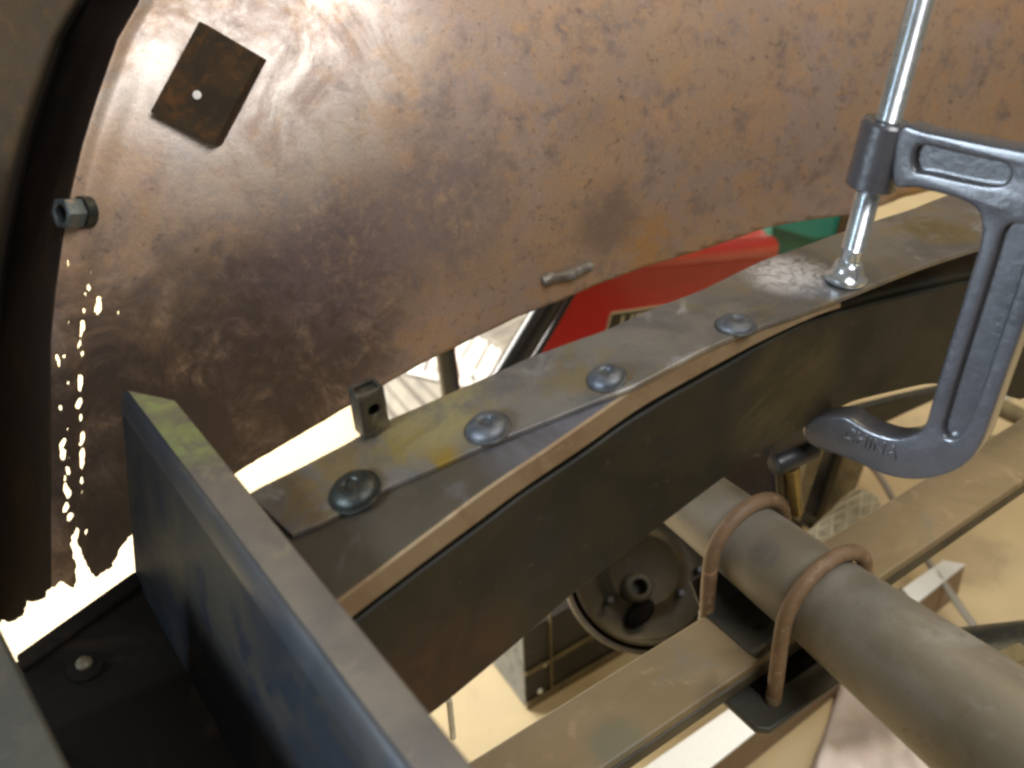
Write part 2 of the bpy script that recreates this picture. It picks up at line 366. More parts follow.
# ------------------------------------------------------------------ fender
BR = [(150, -60), (140, 0), (117, 40), (96, 100), (82, 145), (71, 190), (62, 240), (55, 290), (50, 340), (50, 700)]   # right side of the recessed band (x, y)
def band_x(py): return interp([(b, a) for a, b in BR], py)
BW = [(-100, 52), (700, 52)]
def fend(px, py):
    d = ray(px, py); t = .9 / 1157
    u = (band_x(py) - px) / interp(BW, py)
    ret = sstep(.95, 1.30, u); step = .16 * max(0, min(1, u * 1.05)) * (1 - ret * (.80 - .80 * sstep(150, 400, py))) + .003 * sstep(-.35, 0.02, u)
    # a shallow vertical crease running down beside the band
    cr = .0018 * math.exp(-((px - band_x(py) - 42) / 16.0) ** 2) * sstep(0, 120, py)
    for _ in range(40):
        p = d * t
        Y = .755 + 1.35 * max(0, p.z + .52) ** 2 - .10 * max(0, p.x - .35) + .012 * math.sin(p.x * 9 + 1.0) * 1.0 + step + cr
        Y += .0035 * noise.noise(Vector((p.x * 7, p.z * 7, 1.3)))
        t = .5 * t + .5 * Y / d.y
    return d * t
EDGE = [(-240, -90), (1150, -80), (1150, 140), (1024, 168), (960, 185), (914, 195), (880, 206), (850, 214), (800, 221), (767, 227), (704, 249), (640, 268), (600, 283),
        (560, 300), (517, 317), (490, 330), (455, 347), (428, 360), (385, 384), (345, 408), (238, 471), (200, 500), (160, 515), (136, 533), (128, 536), (121, 548), (115, 558), (112, 567),
        (104, 572), (97, 576), (91, 574), (86, 562), (79, 545), (76, 530), (73, 536), (70, 545), (74, 560), (77, 578), (74, 588), (68, 585), (62, 581), (55, 585), (48, 590), (44, 597), (40, 600), (34, 603), (30, 600), (27, 597), (25, 607),
        (22, 616), (15, 619), (8, 622), (2, 620), (-10, 640), (-240, 700)]
def inpoly(x, y, P):
    c = False; j = len(P) - 1
    for i in range(len(P)):
        if (P[i][1] > y) != (P[j][1] > y) and x < (P[j][0] - P[i][0]) * (y - P[i][1]) / (P[j][1] - P[i][1]) + P[i][0]: c = not c
        j = i
    return c
HOLES = [(68, 263, 1.6, 3.6, 0), (90, 273, 1.5, 2.5, 0), (89, 287, 2.4, 4.5, .1), (85, 294, 1.5, 3, 0), (98, 306, 4.4, 9, -.1), (84, 311, 1.4, 3, 0), (118, 312, 1.2, 2.5, 0), (82, 328, 3, 9, -.1),
         (69, 322, 1.2, 2, 0), (79, 346, 1.7, 6, -.3), (82, 354, 2.4, 4, 0), (58, 360, 2.4, 6, .3), (64, 355, 1.2, 2.5, 0), (80, 383, 3, 9, -.05), (68, 382, 1.6, 3, 0), (79, 403, 4.2, 5.5, -.4), (60, 408, 2, 3, 0), (81, 417, 1.8, 4, 0), (68, 429, 1.4, 4, 0),
         (63, 443, 2.6, 6, -.3), (63, 454, 3.2, 7, -.1), (69, 458, 1.2, 3, 0), (82, 439, 3, 8, -.1), (82, 458, 3.4, 12, -.05), (68, 471, 2.4, 6, .2), (65, 478, 1.4, 4, 0), (67, 490, 3.6, 8, .2), (82, 481, 2.2, 6, 0), (82, 492, 1.4, 4, 0), (66, 508, 3.6, 6, -.3), (70, 517, 4.5, 4.5, 0), (87, 511, 1.2, 2, 0), (86, 532, 1.8, 3.6, 0), (77, 533, 2.6, 7, .1)]
def solid_at(x, y):
    n1 = noise.noise(Vector((x * .16, y * .12, 3))) * 3.6 + noise.noise(Vector((x * .5, y * .4, 8))) * 2.6
    low = sstep(400, 540, y) * (1 if x < 135 else 0)
    n2 = noise.noise(Vector((x * .16, y * .12, 13))) * 3.6 + noise.noise(Vector((x * .5, y * .4, 18))) * 2.4 + noise.noise(Vector((x * .9, y * .9, 28))) * 1.5
    if not inpoly(x + n1 * low, y + n2 * low, EDGE): return False
    for hx, hy, rx, ry, sh in HOLES:
        dy = (y - hy + n2 * .45); dx = (x - hx + n1 * .45) - sh * dy
        if (dx / (rx * .80)) ** 2 + (dy / ry) ** 2 < 1 + .9 * noise.noise(Vector((x * .6, y * .45, 40))): return False
    return True
xs = [-80 + 5 * i for i in range(26)] + [50 + 1.1 * i for i in range(82)] + [140.5 + 6.5 * i for i in range(156)]
xs = sorted(set([x for x in xs if x < 50] + [50 + 1.1 * i for i in range(82)] + [141 + 6.5 * i for i in range(156)]))
xs = [-206 + 5 * i for i in range(40)] + [-6 + 1.6 * i for i in range(35)] + [49.999] + [51.1 + 1.1 * i for i in range(79)] + [138 + 6.5 * i for i in range(157)]
ys = [-80 + 6 * i for i in range(57)] + [262 - 4 + 1.6 * i for i in range(248)]
ys = [y for y in ys if y < 256] + [256 + 1.6 * i for i in range(250)]
grid = {}; g = G()
keep = []
def wx(x, y): return x + (band_x(y) - 50.0) * (1 if x <= 50 else max(0, 1 - (x - 50) / 260.0))
for j in range(len(ys) - 1):
    for i in range(len(xs) - 1):
        cy = (ys[j] + ys[j + 1]) / 2; cx = wx((xs[i] + xs[i + 1]) / 2, cy)
        if cy > 200 and xs[i] > 137:
            # whole cells below the hem are dropped, cells across it get clamped to it
            hem = None
            if not inpoly(cx, ys[j], EDGE): continue
            keep.append((i, j)); continue
        if solid_at(cx, cy): keep.append((i, j))
HEM = sorted([p for p in EDGE if 120 < p[0] < 1151 and p[1] > 100])
def vert(i, j):
    if (i, j) not in grid:
        x, y = wx(xs[i], ys[j]), ys[j]
        if xs[i] > 137:
            y = min(y, interp(HEM, x) + .8 * noise.noise(Vector((x * .09, 0, 0))))
        grid[(i, j)] = len(g.v); g.v.append(fend(x, y))
    return grid[(i, j)]
for i, j in keep:
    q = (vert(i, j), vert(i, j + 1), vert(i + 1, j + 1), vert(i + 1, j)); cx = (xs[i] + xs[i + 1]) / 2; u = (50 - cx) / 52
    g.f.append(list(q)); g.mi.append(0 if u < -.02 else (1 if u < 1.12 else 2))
# relax the ragged rims
from collections import defaultdict
ec = defaultdict(int)
for f in g.f:
    for a, b in zip(f, f[1:] + f[:1]): ec[(min(a, b), max(a, b))] += 1
nb = defaultdict(list)
for (a, b), c in ec.items():
    if c == 1: nb[a].append(b); nb[b].append(a)
for _ in range(3):
    nv = {a: g.v[a] * .4 + sum((g.v[b] for b in l), Vector()) * (.6 / len(l)) for a, l in nb.items()}
    for a, p in nv.items(): g.v[a] = p
fender = thing('rusty_fender', 'large rusty sheet metal fender with ragged rust holes down its left side', 'fender', (.4, .75, -.75))
obj('fender_panel', g, [M['rust'], M['band_shade'], M['outer']], fender, smooth=60, solid=.0016)
# square plate tacked on the fender
c4 = [fend(x, y) for x, y in ((198, 22), (256, 58), (213, 146), (151, 112))]
# bring it forward to stand proud of the sheet
c4 = [p * .972 for p in ((onP(198, 21, c4[0], (c4[1] - c4[0]).cross(c4[3] - c4[0]))), onP(258, 57, c4[0], (c4[1] - c4[0]).cross(c4[3] - c4[0])), onP(214, 145, c4[0], (c4[1] - c4[0]).cross(c4[3] - c4[0])), onP(150, 112, c4[0], (c4[1] - c4[0]).cross(c4[3] - c4[0])))]
nrm = Vector((.30, .90, -.30)).normalized(); cP = fend(205, 85) - Vector((0, .022, 0))
c4 = [onP(x, y, cP, nrm) for x, y in ((199, 21), (260, 57), (214, 145), (150, 112))]
if nrm.dot(c4[0]) < 0: nrm = -nrm
side_dir = (nrm * .9 + R_.x * Vector((.18, 0, .02))).normalized()
ctr = onP(197, 95, c4[0], nrm)
ux = (c4[1] - c4[0]).normalized(); uy = nrm.cross(ux).normalized()
lp = [((p - c4[0]).dot(ux), (p - c4[0]).dot(uy)) for p in c4]
cc = ((ctr - c4[0]).dot(ux), (ctr - c4[0]).dot(uy))
hole = [(cc[0] + .0034 * math.cos(a), cc[1] + .0034 * math.sin(a)) for a in [k * math.pi / 8 for k in range(16)]]
g = G(); g.prism(c4, (.0085, .009, -.007)); pl = obj('square_plate', g, M['plate'], fender, bev=.0005)
g = G(); g.lathe(ctr + nrm * .0005, -nrm, [(.0033, 0), (.0030, .0012), (0, .0016)], 16); obj('plate_plug', g, M['white'], pl)
g = G(); cm = sum(c4, Vector()) / 4; back = fend(205, 85)
g.tube([cm + nrm * .009, cm + nrm * ((back - cm).dot(nrm) + .006)], .012, 20); obj('spacer', g, M['plate'], pl)
# hex nut on a stud
pn = fend(84, 212); ax = Vector((-.88, -.30, .36)).normalized()
g = G()
hexp = [(.0115 * math.cos(a), .0115 * math.sin(a)) for a in [k * math.pi / 3 for k in range(6)]]
hh = [(.0062 * math.cos(a), .0062 * math.sin(a)) for a in [k * math.pi / 9 for k in range(18)]]
u = ax.orthogonal().normalized(); v2 = ax.cross(u)
me = cutplate([hexp, hh], pn + ax * .012, u, v2, .0075, .0012)
nt_ = obj('hex_nut', me, M['nut'], fender)
g = G(); g.lathe(pn - ax * .006, ax, [(.0060, 0), (.0060, .013), (.005, .0145), (0, .0145)], 18); obj('stud', g, M['darkbolt'], nt_)
g = G(); g.lathe(pn - ax * .004, ax, [(.0115, 0), (.0115, .0075), (.010, .0085), (0, .0085)], 24); obj('washer', g, M['darkbolt'], nt_)
# weld slag stub near the hem
g = G(); a, b = fend(541, 281), fend(589, 266); dd = (b - a)
npt = 12; pts = []; rr = []
for k in range(npt):
    t = k / (npt - 1); pts.append(a + dd * t + Vector((0, -.002, .001 * math.sin(9 * t)))); rr.append(.0058 * (1 + .12 * math.sin(t * 14)) * (1 - .25 * abs(2 * t - 1) ** 6))
g.tube(pts, rr, 10)
for p in g.v: p += Vector((noise.noise(p * 300), noise.noise(p * 300 + Vector((5, 0, 0))), noise.noise(p * 300 + Vector((0, 7, 0))))) * .0014
obj('weld_stub', g, M['slag'], fender, smooth=50)

# ------------------------------------------------------------------ chassis: rail, crossmembers
fr = thing('chassis_frame', 'black boxed steel chassis rail with an arched kick-up and joined crossmembers', 'vehicle frame', (.4, .49, FZ))
XS = .137; N_ = 90
def ribbon(zt, zb, y0, y1, x0=XS, x1=XE, n=N_):
    top = [Vector((x0 + (x1 - x0) * k / n, y0, zt(x0 + (x1 - x0) * k / n))) for k in range(n + 1)]
    bo = [Vector((x0 + (x1 - x0) * k / n, y0, zb(x0 + (x1 - x0) * k / n))) for k in range(n + 1)]
    g = G(); off = Vector((0, y1 - y0, 0)); vs = top + bo + [p + off for p in top] + [p + off for p in bo]; m = n + 1; fs = []
    for k in range(n):
        fs += [(k, k + 1, m + k + 1, m + k), (2 * m + k, 3 * m + k, 3 * m + k + 1, 2 * m + k + 1), (k, 2 * m + k, 2 * m + k + 1, k + 1), (m + k, m + k + 1, 3 * m + k + 1, 3 * m + k)]
    fs += [(0, m, 3 * m, 2 * m), (n, 2 * m + n, 3 * m + n, m + n)]
    g.add(vs, fs); return g
obj('side_plate', ribbon(lambda x: rim(x) - .0065 + .0008 * noise.noise(Vector((x * 40, 0, 0))), lambda x: bot(x), .4525, .4568), M['blkpaint'], fr, bev=.0018)
obj('rail_channel', ribbon(lambda x: rim(x) - .0008, lambda x: bot(x) + .001, .4575, .499), M['blkpaint'], fr, bev=.003)
# flange plate whose worn edge stays tan; it thins out towards the top of the arch
XL = onY(838, 305, Y0).x
g = G(); n = 70; rows = []
for k in range(n + 1):
    x = XS + (XL - XS) * k / n; zt = lipt(x) + .0006 * noise.noise(Vector((x * 30, 3, 0))); zb = min(rim(x) + .0006 + .22 * (lipt(x) - rim(x)), lipt(x) - .0012)
    yb = interp([(.10, .545), (.20, .535), (.30, .518), (.40, .4985), (.9, .4985)], x); rows.append([Vector((x, .4475, zb)), Vector((x, .4482, zt - .0008)), Vector((x, .4500, zt)), Vector((x, yb, zt)), Vector((x, yb, zb))])
vs = [p for r in rows for p in r]
for k in range(n):
    for q in range(5):
        q2 = (q + 1) % 5
        g.add([], []); g.f.append([k * 5 + q, k * 5 + q2, (k + 1) * 5 + q2, (k + 1) * 5 + q]); g.mi.append(1 if q in (0, 1) else 0)
g.v = vs; g.f += [[0, 1, 2, 3, 4], [n * 5 + 4 - q for q in range(5)]]; g.mi += [0, 0]
obj('top_flange', g, [M['wedge'], M['lip']], fr, smooth=25)

# near crossmember: a tall channel running along Y
cmz = -.459
def Ynear(p, q, Y): return p + (q - p) * ((Y - p.y) / (q.y - p.y))
T0, T1 = onZ(120, 389, cmz), onZ(384, 750, cmz)      # ridge line
U0, U1 = onZ(176, 401, cmz), onZ(400, 676, cmz)      # outer edge of the top
Bz = -.63
B0, B1 = onZ(136, 580, Bz), onZ(240, 768, Bz)
YN = -.05
Tn, Un, Bn = Ynear(T0, T1, YN), Ynear(U0, U1, YN), Ynear(B0, B1, YN)
g = G()
def section(T, U, B):
    r = .020; d1 = (U - T).normalized(); d2 = (B - T).normalized(); out = []
    for k in range(9):
        t = k / 8; out.append((T + d2 * r) * (1 - t) ** 2 + T * 2 * t * (1 - t) + (T + d1 * r * .35) * t * t)
    out += [U - d1 * .0015, U - Vector((0, 0, .0015)), Vector((U.x + .004, U.y, Bz)), B]
    return out
S1, S2 = section(T0, U0, B0), section(Tn, Un, Bn); ns = len(S1)
g.add(S1 + S2, [list(range(ns)), [2 * ns - 1 - q for q in range(ns)]])
for q in range(ns): g.f.append([q, (q + 1) % ns, ns + (q + 1) % ns, ns + q]); g.mi.append(1 if q in (8, 9) else (2 if q >= 10 else 0))
obj('crossmember', g, [M['bluesteel'], M['crosstop'], M['dullface']], fr, smooth=50)
# dark floor plate between the two cross beams
g = G()
p0, p1 = onZ(18, 661, Bz), onZ(137, 576, Bz)
g.prism([p0, p1 + Vector((.002, 0, 0)), Vector((Bn.x + .002, YN, Bz)), Vector((p0.x - .06, YN, Bz)), Vector((p0.x - .06, p0.y + .02, Bz))], (0, 0, -.006))
fp = obj('floor_plate', g, M['darkfloor'], fr, bev=.001)
# raised hem along the far edge of that plate, with lumps of old sealant
g = G(); dv = (p1 - p0).normalized()
g.prism([p0 + Vector((0, 0, .0005)), p1 + Vector((0, 0, .0005)), p1 + Vector((0, -.016, .0005)), p0 + Vector((0, -.016, .0005))], (0, 0, .006)); obj('hem', g, M['darkfloor'], fp, bev=.002)
g = G(); g.lathe(onZ(86, 669, Bz) + Vector((0, 0, .0)), (0, 0, 1), [(.013, 0), (.013, .003), (.011, .004), (0, .004)], 24); wsh = obj('washer', g, M['darkfloor'], fr)
g = G(); g.lathe(onZ(86, 668, Bz) + Vector((0, 0, .004)), (0, .05, 1), [(.006, 0), (.006, .002), (.0045, .004), (.002, .005), (0, .005)], 20); obj('bolt_head', g, M['leafdark'], fr)
for (a, b, s) in ((140, 730, 7), (60, 700, 5), (150, 690, 6), (110, 700, 5), (75, 745, 7)):
    pass
# second beam at the far left
g = G(); bz2 = -.516
q0, q1 = onZ(-6, 617, bz2), onZ(70, 768, bz2); q0 = Ynear(q0, q1, .60); qn = Ynear(q0, q1, YN)
g.add([q0, q0 + Vector((-.075, 0, 0)), q0 + Vector((-.075, 0, -.11)), q0 + Vector((0, 0, -.11)), qn, qn + Vector((-.075, 0, 0)), qn + Vector((-.075, 0, -.11)), qn + Vector((0, 0, -.11))],
      [(0, 1, 2, 3), (7, 6, 5, 4), (0, 4, 5, 1), (1, 5, 6, 2), (2, 6, 7, 3), (3, 7, 4, 0)])
obj('rear_beam', g, M['beam'], fr, bev=.003, seg=3)

# ------------------------------------------------------------------ steel strip laid on the rail
st = thing('steel_strip', 'bare steel strip with four domed bolts lying along the rail under the clamp', 'metal strip', (.4, .5, -.47))
up = [(248, 494), (272, 481), (320, 457), (352, 440), (387, 420), (430, 402), (470, 384), (500, 371), (530, 357), (566, 344), (605, 330), (657, 307), (704, 289), (740, 271), (764, 260), (800, 247), (842, 232), (880, 219), (914, 208), (960, 190), (1024, 167), (1100, 140)]
lo = [(292, 535), (304, 530), (320, 523), (352, 506), (387, 487), (430, 469), (470, 451), (505, 437), (550, 419), (605, 397), (632, 387), (668, 368), (704, 349), (740, 334), (764, 325), (794, 315), (822, 305), (866, 288), (920, 268), (966, 253), (1024, 234), (1100, 209)]
n = 120
def tabxy(t, pts):   # piecewise by index
    s = t * (len(pts) - 1); i = min(int(s), len(pts) - 2); f = s - i
    return pts[i][0] + (pts[i + 1][0] - pts[i][0]) * f, pts[i][1] + (pts[i + 1][1] - pts[i][1]) * f
g = G(); rows = []
for k in range(n + 1):
    t = k / n; ux_, uy_ = tabxy(t, up); lx_, ly_ = tabxy(t, lo)
    U = onS(ux_, uy_, .0045); Lw = onS(lx_, ly_, .0045)
    Lw.y = max(Lw.y, .4465); wob = .0007 * noise.noise(Vector((t * 22, 0, 0)))
    U.y += wob; m1 = U.lerp(Lw, .33); m2 = U.lerp(Lw, .66)
    top = [U, m1, m2, Lw]
    rows.append(top + [p - Vector((0, 0, .0038)) for p in reversed(top)])
for r in rows: g.v += r
for k in range(n):
    for q in range(8):
        q2 = (q + 1) % 8; g.f.append([k * 8 + q, k * 8 + q2, (k + 1) * 8 + q2, (k + 1) * 8 + q]); g.mi.append(0)
g.f += [list(range(8)), [n * 8 + 7 - q for q in range(8)]]; g.mi += [0, 0]
obj('strip_plate', g, M['strip'], st, bev=.0005, smooth=30)
for (px, py, rad, mt, hgt) in ((355, 492, .0165, 'darkbolt', .008), (488, 429, .0145, 'bolt', .0075), (607, 379, .0125, 'bolt', .0065), (736, 326, .0135, 'bolt', .0055)):
    c = onS(px, py, .0045); sl = (lipt(c.x + .01) - lipt(c.x - .01)) / .02; nn = Vector((-sl, 0, 1)).normalized()
    pr = [(rad, -.0005), (rad, .0010)] + [(rad * .93 * math.cos(a), .0012 + hgt * math.sin(a)) for a in [k * math.pi / 2 / 7 for k in range(7)]][:-1] + [(rad * .30, hgt * .98), (rad * .26, hgt * .80), (0, hgt * .78)]
    g = G(); g.lathe(c, nn, pr, 30)
    for p in g.v: p += nn * .0006 * noise.noise(p * 220)
    obj('bolt_head', g, M[mt], st, smooth=50)
    g = G(); g.lathe(c, nn, [(rad * 1.05, -.0003), (rad * 1.05, .0005), (rad * 1.02, .0008), (0, .0010)], 30); obj('washer', g, M['darkbolt'] if mt == 'darkbolt' else M['tabm'], st)
# upright tab with a hole behind the strip
yt = .538
a0, a1, b1 = onY(357, 397, yt), onY(384, 393, yt), onY(357, 440, yt)
wd = .0185; ht = .034; O = Vector((a0.x, yt, a0.z - ht))
hc = onY(373, 409, yt); hx, hz = hc.x - O.x, hc.z - O.z
circ = [(hx + .0042 * math.cos(a), hz + .0042 * math.sin(a)) for a in [k * math.pi / 9 for k in range(18)]]
rect = [(0, 0), (wd, 0), (wd, ht), (0, ht)]
tb = thing('square_tube_stub', 'small dark square tube stub with a side hole standing behind the strip', 'bracket', (O.x + .01, yt + .01, O.z))
me = cutplate([rect, circ], O, Vector((1, 0, 0)), Vector((0, 0, 1)), .0012, .0004); obj('front_wall', me, M['tabm'], tb)
g = G(); dp = .009
g.box((O.x + .0012, yt + dp / 2 + .0013, O.z + ht / 2), (.0012, dp / 2, ht / 2)); g.box((O.x + wd - .0012, yt + dp / 2 + .0013, O.z + ht / 2), (.0012, dp / 2, ht / 2))
g.box((O.x + wd / 2, yt + dp + .0026, O.z + ht / 2), (wd / 2, .0012, ht / 2)); g.box((O.x + wd / 2, yt + dp / 2 + .001, O.z + ht - .003), (wd / 2 - .0026, dp / 2 - .001, .001))
obj('side_walls', g, M['tabm'], tb, bev=.0003)

# ------------------------------------------------------------------ C-clamp
Fp = onS(849, 283, .0045)                    # where the foot stands
s = Vector((.20, 0, 1)).normalized(); h = Vector((.25, -.968, -.05)).normalized(); h = (h - s * h.dot(s)).normalized(); nn = s.cross(h).normalized()
if nn.x > 0: nn = -nn                        # the flank turned to the camera
Fp = Vector((Fp.x, .462, Fp.z))
cl = thing('c_clamp', 'grey enamelled C-clamp with a bright zinc screw gripping rail and strip', 'clamp', Fp)
HW = .0120
FO = Fp + nn * HW                            # plane of the near flank
ex, ey = h, s
def c2(px, py, pl=FO):
    p = onP(px, py, pl, nn) - Fp; return (p.dot(ex), p.dot(ey))
outl = [(899, 128), (925, 131), (960, 138), (1000, 146), (1030, 152), (1055, 164), (1064, 185), (1060, 215), (1045, 262), (1022, 330), (1004, 380), (990, 420), (980, 446), (966, 464), (946, 475), (922, 480), (900, 479), (880, 474), (858, 464), (836, 455), (822, 451), (809, 445), (803, 437),
        (803, 427), (812, 420), (830, 416), (846, 417), (858, 424), (873, 432), (895, 438), (915, 434), (925, 424), (932, 400), (950, 340), (968, 282), (979, 245), (981, 225), (976, 210), (962, 201), (940, 194), (915, 188), (892, 183)]
O2 = resample([c2(*p) for p in outl], 3)
rec1 = [(918, 146), (950, 152), (990, 161), (1006, 165), (1009, 176), (1003, 184), (988, 185), (960, 180), (930, 173), (914, 169)]
rec2 = [(1012, 224), (1028, 228), (1029, 242), (1014, 292), (996, 345), (981, 390), (969, 420), (958, 436), (947, 438), (942, 429), (946, 412), (960, 365), (979, 305), (995, 254), (1002, 232)]
R1 = resample([c2(*p) for p in rec1], 3); R2 = resample([c2(*p) for p in rec2], 3)
def flip(l): return l
u3, v3 = ex, ey
n3 = u3.cross(v3)
me = cutplate([O2, R1, R2], Fp, u3, v3, HW, .0026, 3); body = obj('frame_casting', me, M['clamp'], cl, smooth=50)
def shrink(loop, d):
    cx = sum(p[0] for p in loop) / len(loop); cy = sum(p[1] for p in loop) / len(loop)
    return [(cx + (x - cx) * (1 + d), cy + (y - cy) * (1 + d)) for x, y in loop]
for Rr in (R1, R2):
    me = cutplate([shrink(Rr, .03)], Fp, u3, v3, .0048, 0); obj('web', me, M['clamp'], body)
# raised lettering on the lower jaw
ta, tb2 = onP(851, 436, FO, nn), onP(889, 451, FO, nn); tx = (tb2 - ta).normalized(); ty = nn.cross(tx)
obj('raised_lettering', textmesh('CHINA', (ta + tb2) / 2 + nn * .0002, tx, ty, .0135, .0013, 1.0), M['clamp'], cl, smooth=0)
# boss, screw, swivel
zb0, zb1 = c2(868, 186, Fp)[1], c2(886, 120, Fp)[1]
g = G(); g.lathe(Fp + s * zb0, s, [(.0075, -.0005), (.0155, -.0005), (.0172, .001), (.0172, (zb1 - zb0) - .002), (.0155, zb1 - zb0), (.0075, zb1 - zb0)], 36); obj('screw_boss', g, M['clamp'], cl, smooth=40)
g = G(); L0 = .024; L1 = .30; prf = []; pitch = .0019; nseg = 26
# helical ridge: real thread
nturn = int((L1 - L0) / pitch); vs = []; fs = []
K = 20
for it in range(nturn * K + 1):
    a = 2 * math.pi * it / K; z = L0 + pitch * it / K
    e1 = Vector((0, 1, 0)); e1 = (e1 - s * e1.dot(s)).normalized(); e2 = s.cross(e1)
    dr = e1 * math.cos(a) + e2 * math.sin(a)
    vs += [Fp + s * z + dr * .0079, Fp + s * (z + pitch * .5) + dr * .0087]
for it in range(nturn * K):
    fs.append((2 * it, 2 * it + 2, 2 * it + 3, 2 * it + 1))
    if it + K < nturn * K: fs.append((2 * it + 1, 2 * it + 3, 2 * (it + K) + 2, 2 * (it + K)))
g.add(vs, fs)
g.lathe(Fp, s, [(.0070, .014), (.0070, L0 - .001), (.0079, L0), (.0079, L1), (0, L1)], 28)
obj('threaded_screw', g, M['zinc'], cl, smooth=50)
g = G(); g.lathe(Fp, s, [(.0140, 0), (.0155, .002), (.0155, .004), (.0125, .0065), (.0115, .010), (.0105, .013), (.0088, .0155), (.0072, .016), (0, .016)], 32); obj('swivel_foot', g, M['zinc'], cl, smooth=50)

# ------------------------------------------------------------------ rear axle with U-bolts
axc0, axc1 = Vector((.512, .62, -.668)), Vector((.512, -.10, -.662))
axl = thing('rear_axle', 'grey brown tapered axle tube running under the rail with two rusty U-bolts', 'axle', (.512, .4, FZ))
g = G(); pts = []; rr = []
for k in range(25):
    t = k / 24; p = axc0.lerp(axc1, t); pts.append(p)
    y = p.y; rr.append(interp([(-.1, .061), (.10, .056), (.25, .0472), (.39, .0372), (.52, .0315), (.62, .029)], y) - .0005)
g.tube(pts, rr, 40); obj('axle_tube', g, M['axle'], axl, smooth=40)
g = G(); g.lathe(axc0, (0, 1, 0), [(.027, -.01), (.034, -.008), (.036, 0), (.036, .02), (.026, .03), (0, .03)], 32); obj('axle_end', g, M['darkbolt'], axl, smooth=40)
def axpt(y): t = (axc0.y - y) / (axc0.y - axc1.y); return axc0.lerp(axc1, t)
def axr(y): return interp([(-.1, .061), (.10, .056), (.25, .0472), (.39, .0372), (.52, .0315), (.62, .029)], y)
for yy, zlow in ((.468, -.745), (.386, -.765)):
    c = axpt(yy); r = axr(yy) + .0062 + .0008
    pts = [Vector((c.x - r * 1.03, yy, zlow))]
    pts += [Vector((c.x - r * 1.02, yy, z)) for z in (zlow + .03, c.z - .02)]
    for k in range(17):
        a = math.pi - math.pi * k / 16; pts.append(Vector((c.x + r * math.cos(a), yy, c.z + r * math.sin(a))))
    pts += [Vector((c.x + r * 1.02, yy, z)) for z in (c.z - .02, zlow + .03)] + [Vector((c.x + r * 1.03, yy, zlow))]
    g = G(); g.tube(pts, .0062, 16); ub = obj('u_bolt', g, M['ubolt'], axl, smooth=50)
    for sx in (-1, 1):
        e = Vector((c.x + sx * r * 1.03, yy, 0)); ps = []; rs = []
        for k in range(22):
            ps.append(Vector((e.x, e.y, zlow - .004 + .030 * k / 21))); rs.append(.0056 if k % 2 else .0066)
        g = G(); g.tube(ps, rs, 14); obj('threaded_end', g, M['tanmetal'], ub, smooth=50)
# lower clamping plate (below the bar)
c = axpt(.42)
g = G()
pz = -.748
g.prism([(.445, .368, pz), (.560, .368, pz), (.572, .376, pz), (.572, .484, pz), (.437, .484, pz), (.437, .376, pz)], (0, 0, -.007))
obj('clamping_plate', g, M['beam'], axl, bev=.002, seg=3)
g = G(); g.prism([(.462, .392, -.7425), (.568, .392, -.7425), (.568, .478, -.7425), (.462, .478, -.7425)], (0, 0, -.0053)); obj('shade_filler_block', g, M['darkfloor'], axl, bev=.001)  # dark block added to fill the shaded gap under the leaf
# spring perch: a bent channel between the tube and the bar
g = G()
sec = [(.486, .024), (.472, .003), (.468, 0), (.414, 0), (.409, .003), (.398, .026)]
ins = [(.4005, .026), (.411, .0050), (.4155, .0024), (.4665, .0024), (.4700, .0050), (.4835, .024)]
def perch(x): return [Vector((x, a, -.7195 + b)) for a, b in sec] + [Vector((x, a, -.7195 + b)) for a, b in ins]
P1, P2 = perch(.466), perch(.560); k_ = len(P1)
for q in range(5):
    a_, b_, c_, d_ = q, q + 1, k_ - 2 - q, k_ - 1 - q
    g.add([P1[a_], P1[b_], P1[c_], P1[d_], P2[a_], P2[b_], P2[c_], P2[d_]], [(0, 1, 2, 3), (7, 6, 5, 4), (0, 4, 5, 1), (2, 6, 7, 3)])
g.add([P1[0], P1[-1], P2[-1], P2[0], P1[5], P1[6], P2[6], P2[5]], [(0, 1, 2, 3), (4, 5, 6, 7)])
g.lathe((.49, .435, -.7165), (0, 0, 1), [(.006, -.001), (.006, .0012), (.004, .0016), (0, .0016)], 14)
obj('spring_perch', g, M['beam'], axl)

# ------------------------------------------------------------------ flat spring bar beneath
BZ = -.72
g = G(); e1, e2, e3, e4 = onZ(470, 761, BZ), onZ(917, 483, BZ), onZ(640, 742, BZ), onZ(1015, 486, BZ)
def extr(p, q, x): return p + (q - p) * ((x - p.x) / (q.x - p.x))
xa, xb = .20, 1.35
g.prism([extr(e1, e2, xa), extr(e1, e2, xb), extr(e3, e4, xb), extr(e3, e4, xa)], (0, 0, -.009))
bar = thing('leaf_spring', 'broad flat tan spring bar passing beneath the axle', 'leaf spring', (.6, .43, BZ))
obj('main_leaf', g, M['barrust'], bar, bev=.002, seg=3)
g = G(); d3 = Vector((0, .004, 0))
g.prism([extr(e1, e2, xa + .01) - d3, extr(e1, e2, xb) - d3, extr(e3, e4, xb) + d3, extr(e3, e4, xa + .01) - d3 * .5], (0, 0, -.0135))
for p in g.v: p.z -= .0093
obj('second_leaf', g, M['leafdark'], bar, bev=.002)

